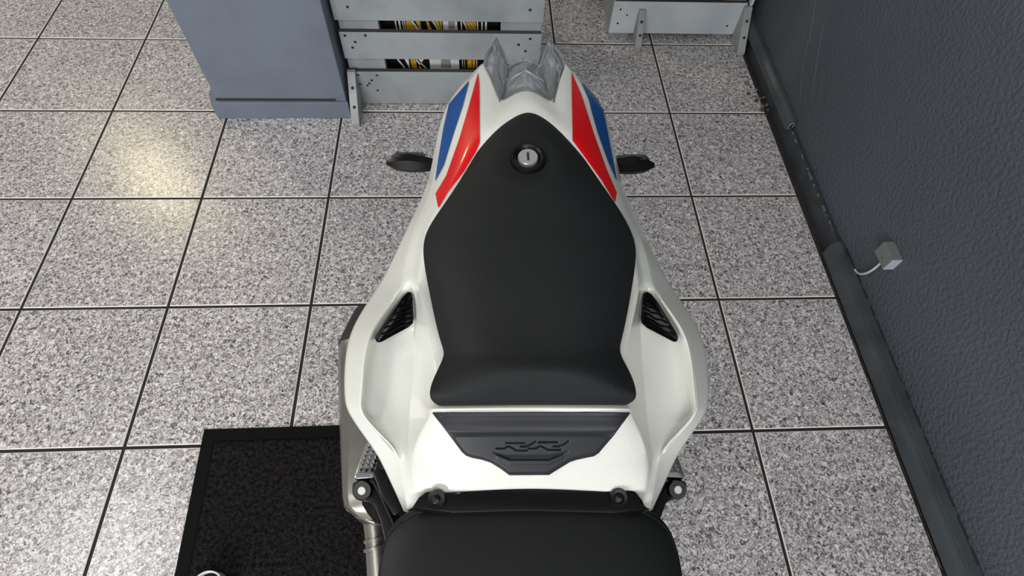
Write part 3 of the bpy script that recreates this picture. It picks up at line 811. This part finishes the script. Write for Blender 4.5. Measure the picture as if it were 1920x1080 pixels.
# ---- passenger peg hangers
def hanger(sg):
    f = (lambda p: p) if sg < 0 else mir
    h = bpy.data.objects.new('peg_hanger', None); link(h, bike); h['label'] = 'black metal passenger peg hanger with a pale bolt'
    e = f(at(680, 919, .58)); ax = Vector((0, -.35, 1)).normalized()
    # arm: eye -> shoulder -> down to the frame below the rider seat
    arm = [(660,906),(670,900),(700,899),(714,905),(728,935),(745,962),(770,1010),(790,1060),(735,1060),(722,1020),(712,975),(700,945),(688,937),(666,932),(660,922)]
    obj('arm', prism([f(at(x, y, .578)) for x, y in arm], (0, 0, -.022), .003), 'mblack', h, smooth=35)
    rib = [(702,905),(716,930),(731,965),(752,1010),(772,1050)]
    obj('arm_rib', tube([f(at(x, y, .580)) for x, y in rib], .0045, 8), 'mblack', h, smooth=60)
    obj('eye', lathe([(.0135, -.022), (.0145, -.018), (.0145, .002), (.0125, .005), (.0, .005)], e, ax, 32), 'mblack', h, smooth=40)
    b_ = obj('bolt', lathe([(.0058, .004), (.0060, .0062), (.0052, .0072), (0, .0072)], e, ax, 28), 'bolt', h, smooth=40); b_['label'] = 'pale round bolt cap'
    blk = [(697,883),(712,876),(728,882),(744,908),(757,955),(738,968),(712,925)]
    obj('pivot_block', prism([f(at(x, y, .60)) for x, y in blk], (0, 0, -.03), .003), 'mblack', h, smooth=35)
    # folded peg with knurled grip
    peg = bpy.data.objects.new('footpeg', None); link(peg, bike); peg['label'] = 'silver footpeg with a studded grip'
    pp = [(664,893),(672,868),(684,836),(700,806),(722,806),(712,850),(702,893)]
    obj('peg_bar', prism([f(at(x, y, .585)) for x, y in pp], (0, 0, -.016), .003), 'steel', peg, smooth=35)
    obj('heel_lip', prism([f(at(x, y, .590)) for x, y in ((664,892),(669,885),(702,887),(700,896),(666,898))], (0, 0, -.02), .002), 'chrome', peg, smooth=35)
    for r in range(9):
        for cidx in range(3):
            y = 880 - r * 8.2; x = 676 + (880 - y) * .36 + cidx * 10.5
            p = f(at(x, y, .585)); bm = bmesh.new()
            k = .0040
            top = bm.verts.new(p + Vector((0, 0, .0040))); q = [bm.verts.new(p + Vector(v) * k) for v in ((1, 0, 0), (0, 1.3, 0), (-1, 0, 0), (0, -1.3, 0))]
            for u in range(4): bm.faces.new((q[u], q[(u + 1) % 4], top))
            bm.faces.new(q[::-1])
            obj('grip_stud', bm, 'chrome', peg)
for sg in (-1, 1): hanger(sg)

# ---- exhaust on the picture's left
ex = bpy.data.objects.new('exhaust', None); link(ex, bike); ex['label'] = 'brushed steel exhaust silencer and pipe'
def sec(px0, py, px1, z, ht, cut=.3):
    a_ = at(px0, py, z); b_ = at(px1, py, z); w = (b_ - a_)
    up = Vector((0, 0, 1)); n = 1.0
    P = []
    for (u, v) in ((.0, -.25), (.0, .25), (.10, .42), (.30, .5), (.75, .5), (.93, .42), (1, .25), (1, -.25), (.85, -.5), (.15, -.5)):
        P.append(a_ + w * u + up * (v * ht))
    return P
loft([sec(670,592,760,.47,.085), sec(656,622,752,.47,.10), sec(641,660,740,.47,.12), sec(641,720,735,.47,.13), sec(644,800,730,.47,.13), sec(647,880,716,.47,.125), sec(649,938,704,.47,.115), sec(652,958,703,.47,.105), sec(668,972,708,.47,.085), sec(687,986,716,.47,.05)], 'silencer', 'steel', ex, 28)
loft([sec(640.5,661,742,.47,.121), sec(640.5,656,742,.47,.121), sec(655,621,754,.47,.102), sec(669,591,762,.47,.087), sec(677,588,750,.47,.07)], 'end_cap', 'dark', ex, 28)
A = [at(649, 934, .474), at(651, 956, .474), at(672, 969, .50), at(702, 979, .50)]
obj('weld_seam', tube(A, .0022, 8), 'chrome', ex, smooth=60)
obj('pipe', tube([at(700, 975, .46), at(703, 1000, .455), at(705, 1030, .45), at(708, 1080, .44), at(712, 1130, .43), at(730, 1250, .38)], [.017, .0165, .0165, .0165, .0165, .0165], 20), 'steel', ex, smooth=60)
for y0 in (1008, 1024):
    p = at(704, y0, .454); q_ = at(705, y0 + 6, .453)
    obj('pipe_clamp', tube([p, q_], .0195, 20), 'steel', ex, smooth=40)

# ---- rear wheel, swingarm and frame below
WC = bp(0, -1.72, .325)
obj('tyre', lathe([(.235, -.060), (.262, -.078), (.295, -.090), (.313, -.070), (.322, -.035), (.325, 0), (.322, .035), (.313, .070), (.295, .090), (.262, .078), (.235, .060), (.225, .0), (.235, -.060)][:-1], WC, Vector((1, -.03, 0)), 56, ring=True), 'tyre', bike, smooth=50)
wh = obj('wheel_rim', lathe([(.20, -.055), (.234, -.060), (.234, .060), (.20, .055)], WC, Vector((1, -.03, 0)), 48, ring=True), 'mblack', bike, smooth=40)
obj('wheel_hub', lathe([(.05, -.09), (.055, -.05), (.05, 0), (.055, .05), (.05, .09)], WC, Vector((1, -.03, 0)), 24), 'mblack', wh, smooth=40)
for k in range(5):
    t = 2 * math.pi * k / 5; d = Vector((0, math.cos(t), math.sin(t)))
    obj('spoke', tube([WC + d * .045, WC + d * .13, WC + d * .21], [.016, .012, .018], 8), 'mblack', wh, smooth=50)
for s in (-.125, .125):
    loft([[bp(s - .015, y, z + h), bp(s + .015, y, z + h), bp(s + .015, y, z - h), bp(s - .015, y, z - h)] for y, z, h in ((-1.68, .325, .03), (-1.80, .34, .035), (-2.0, .38, .05), (-2.2, .40, .06))], 'swingarm', 'mblack', bike)
def oct_(y, hw, z0, z1):
    h = (z1 - z0) / 2; c = (z0 + z1) / 2
    return [bp(sx * hw, y, c + sz * h) for sx, sz in ((-.6, 1), (.6, 1), (1, .5), (1, -.5), (.6, -1), (-.6, -1), (-1, -.5), (-1, .5))]
loft([oct_(-1.88, .055, .66, .77), oct_(-1.96, .10, .56, .785), oct_(-2.06, .12, .40, .785), oct_(-2.16, .13, .26, .78), oct_(-2.24, .12, .24, .76)], 'main_frame', 'mblack', bike)
for s in (-1, 1):
    obj('frame_bar', tube([bp(s * .13, -1.93, .575), bp(s * .11, -2.0, .56), bp(s * .09, -2.08, .52)], .014, 12), 'mblack', bike, smooth=60)
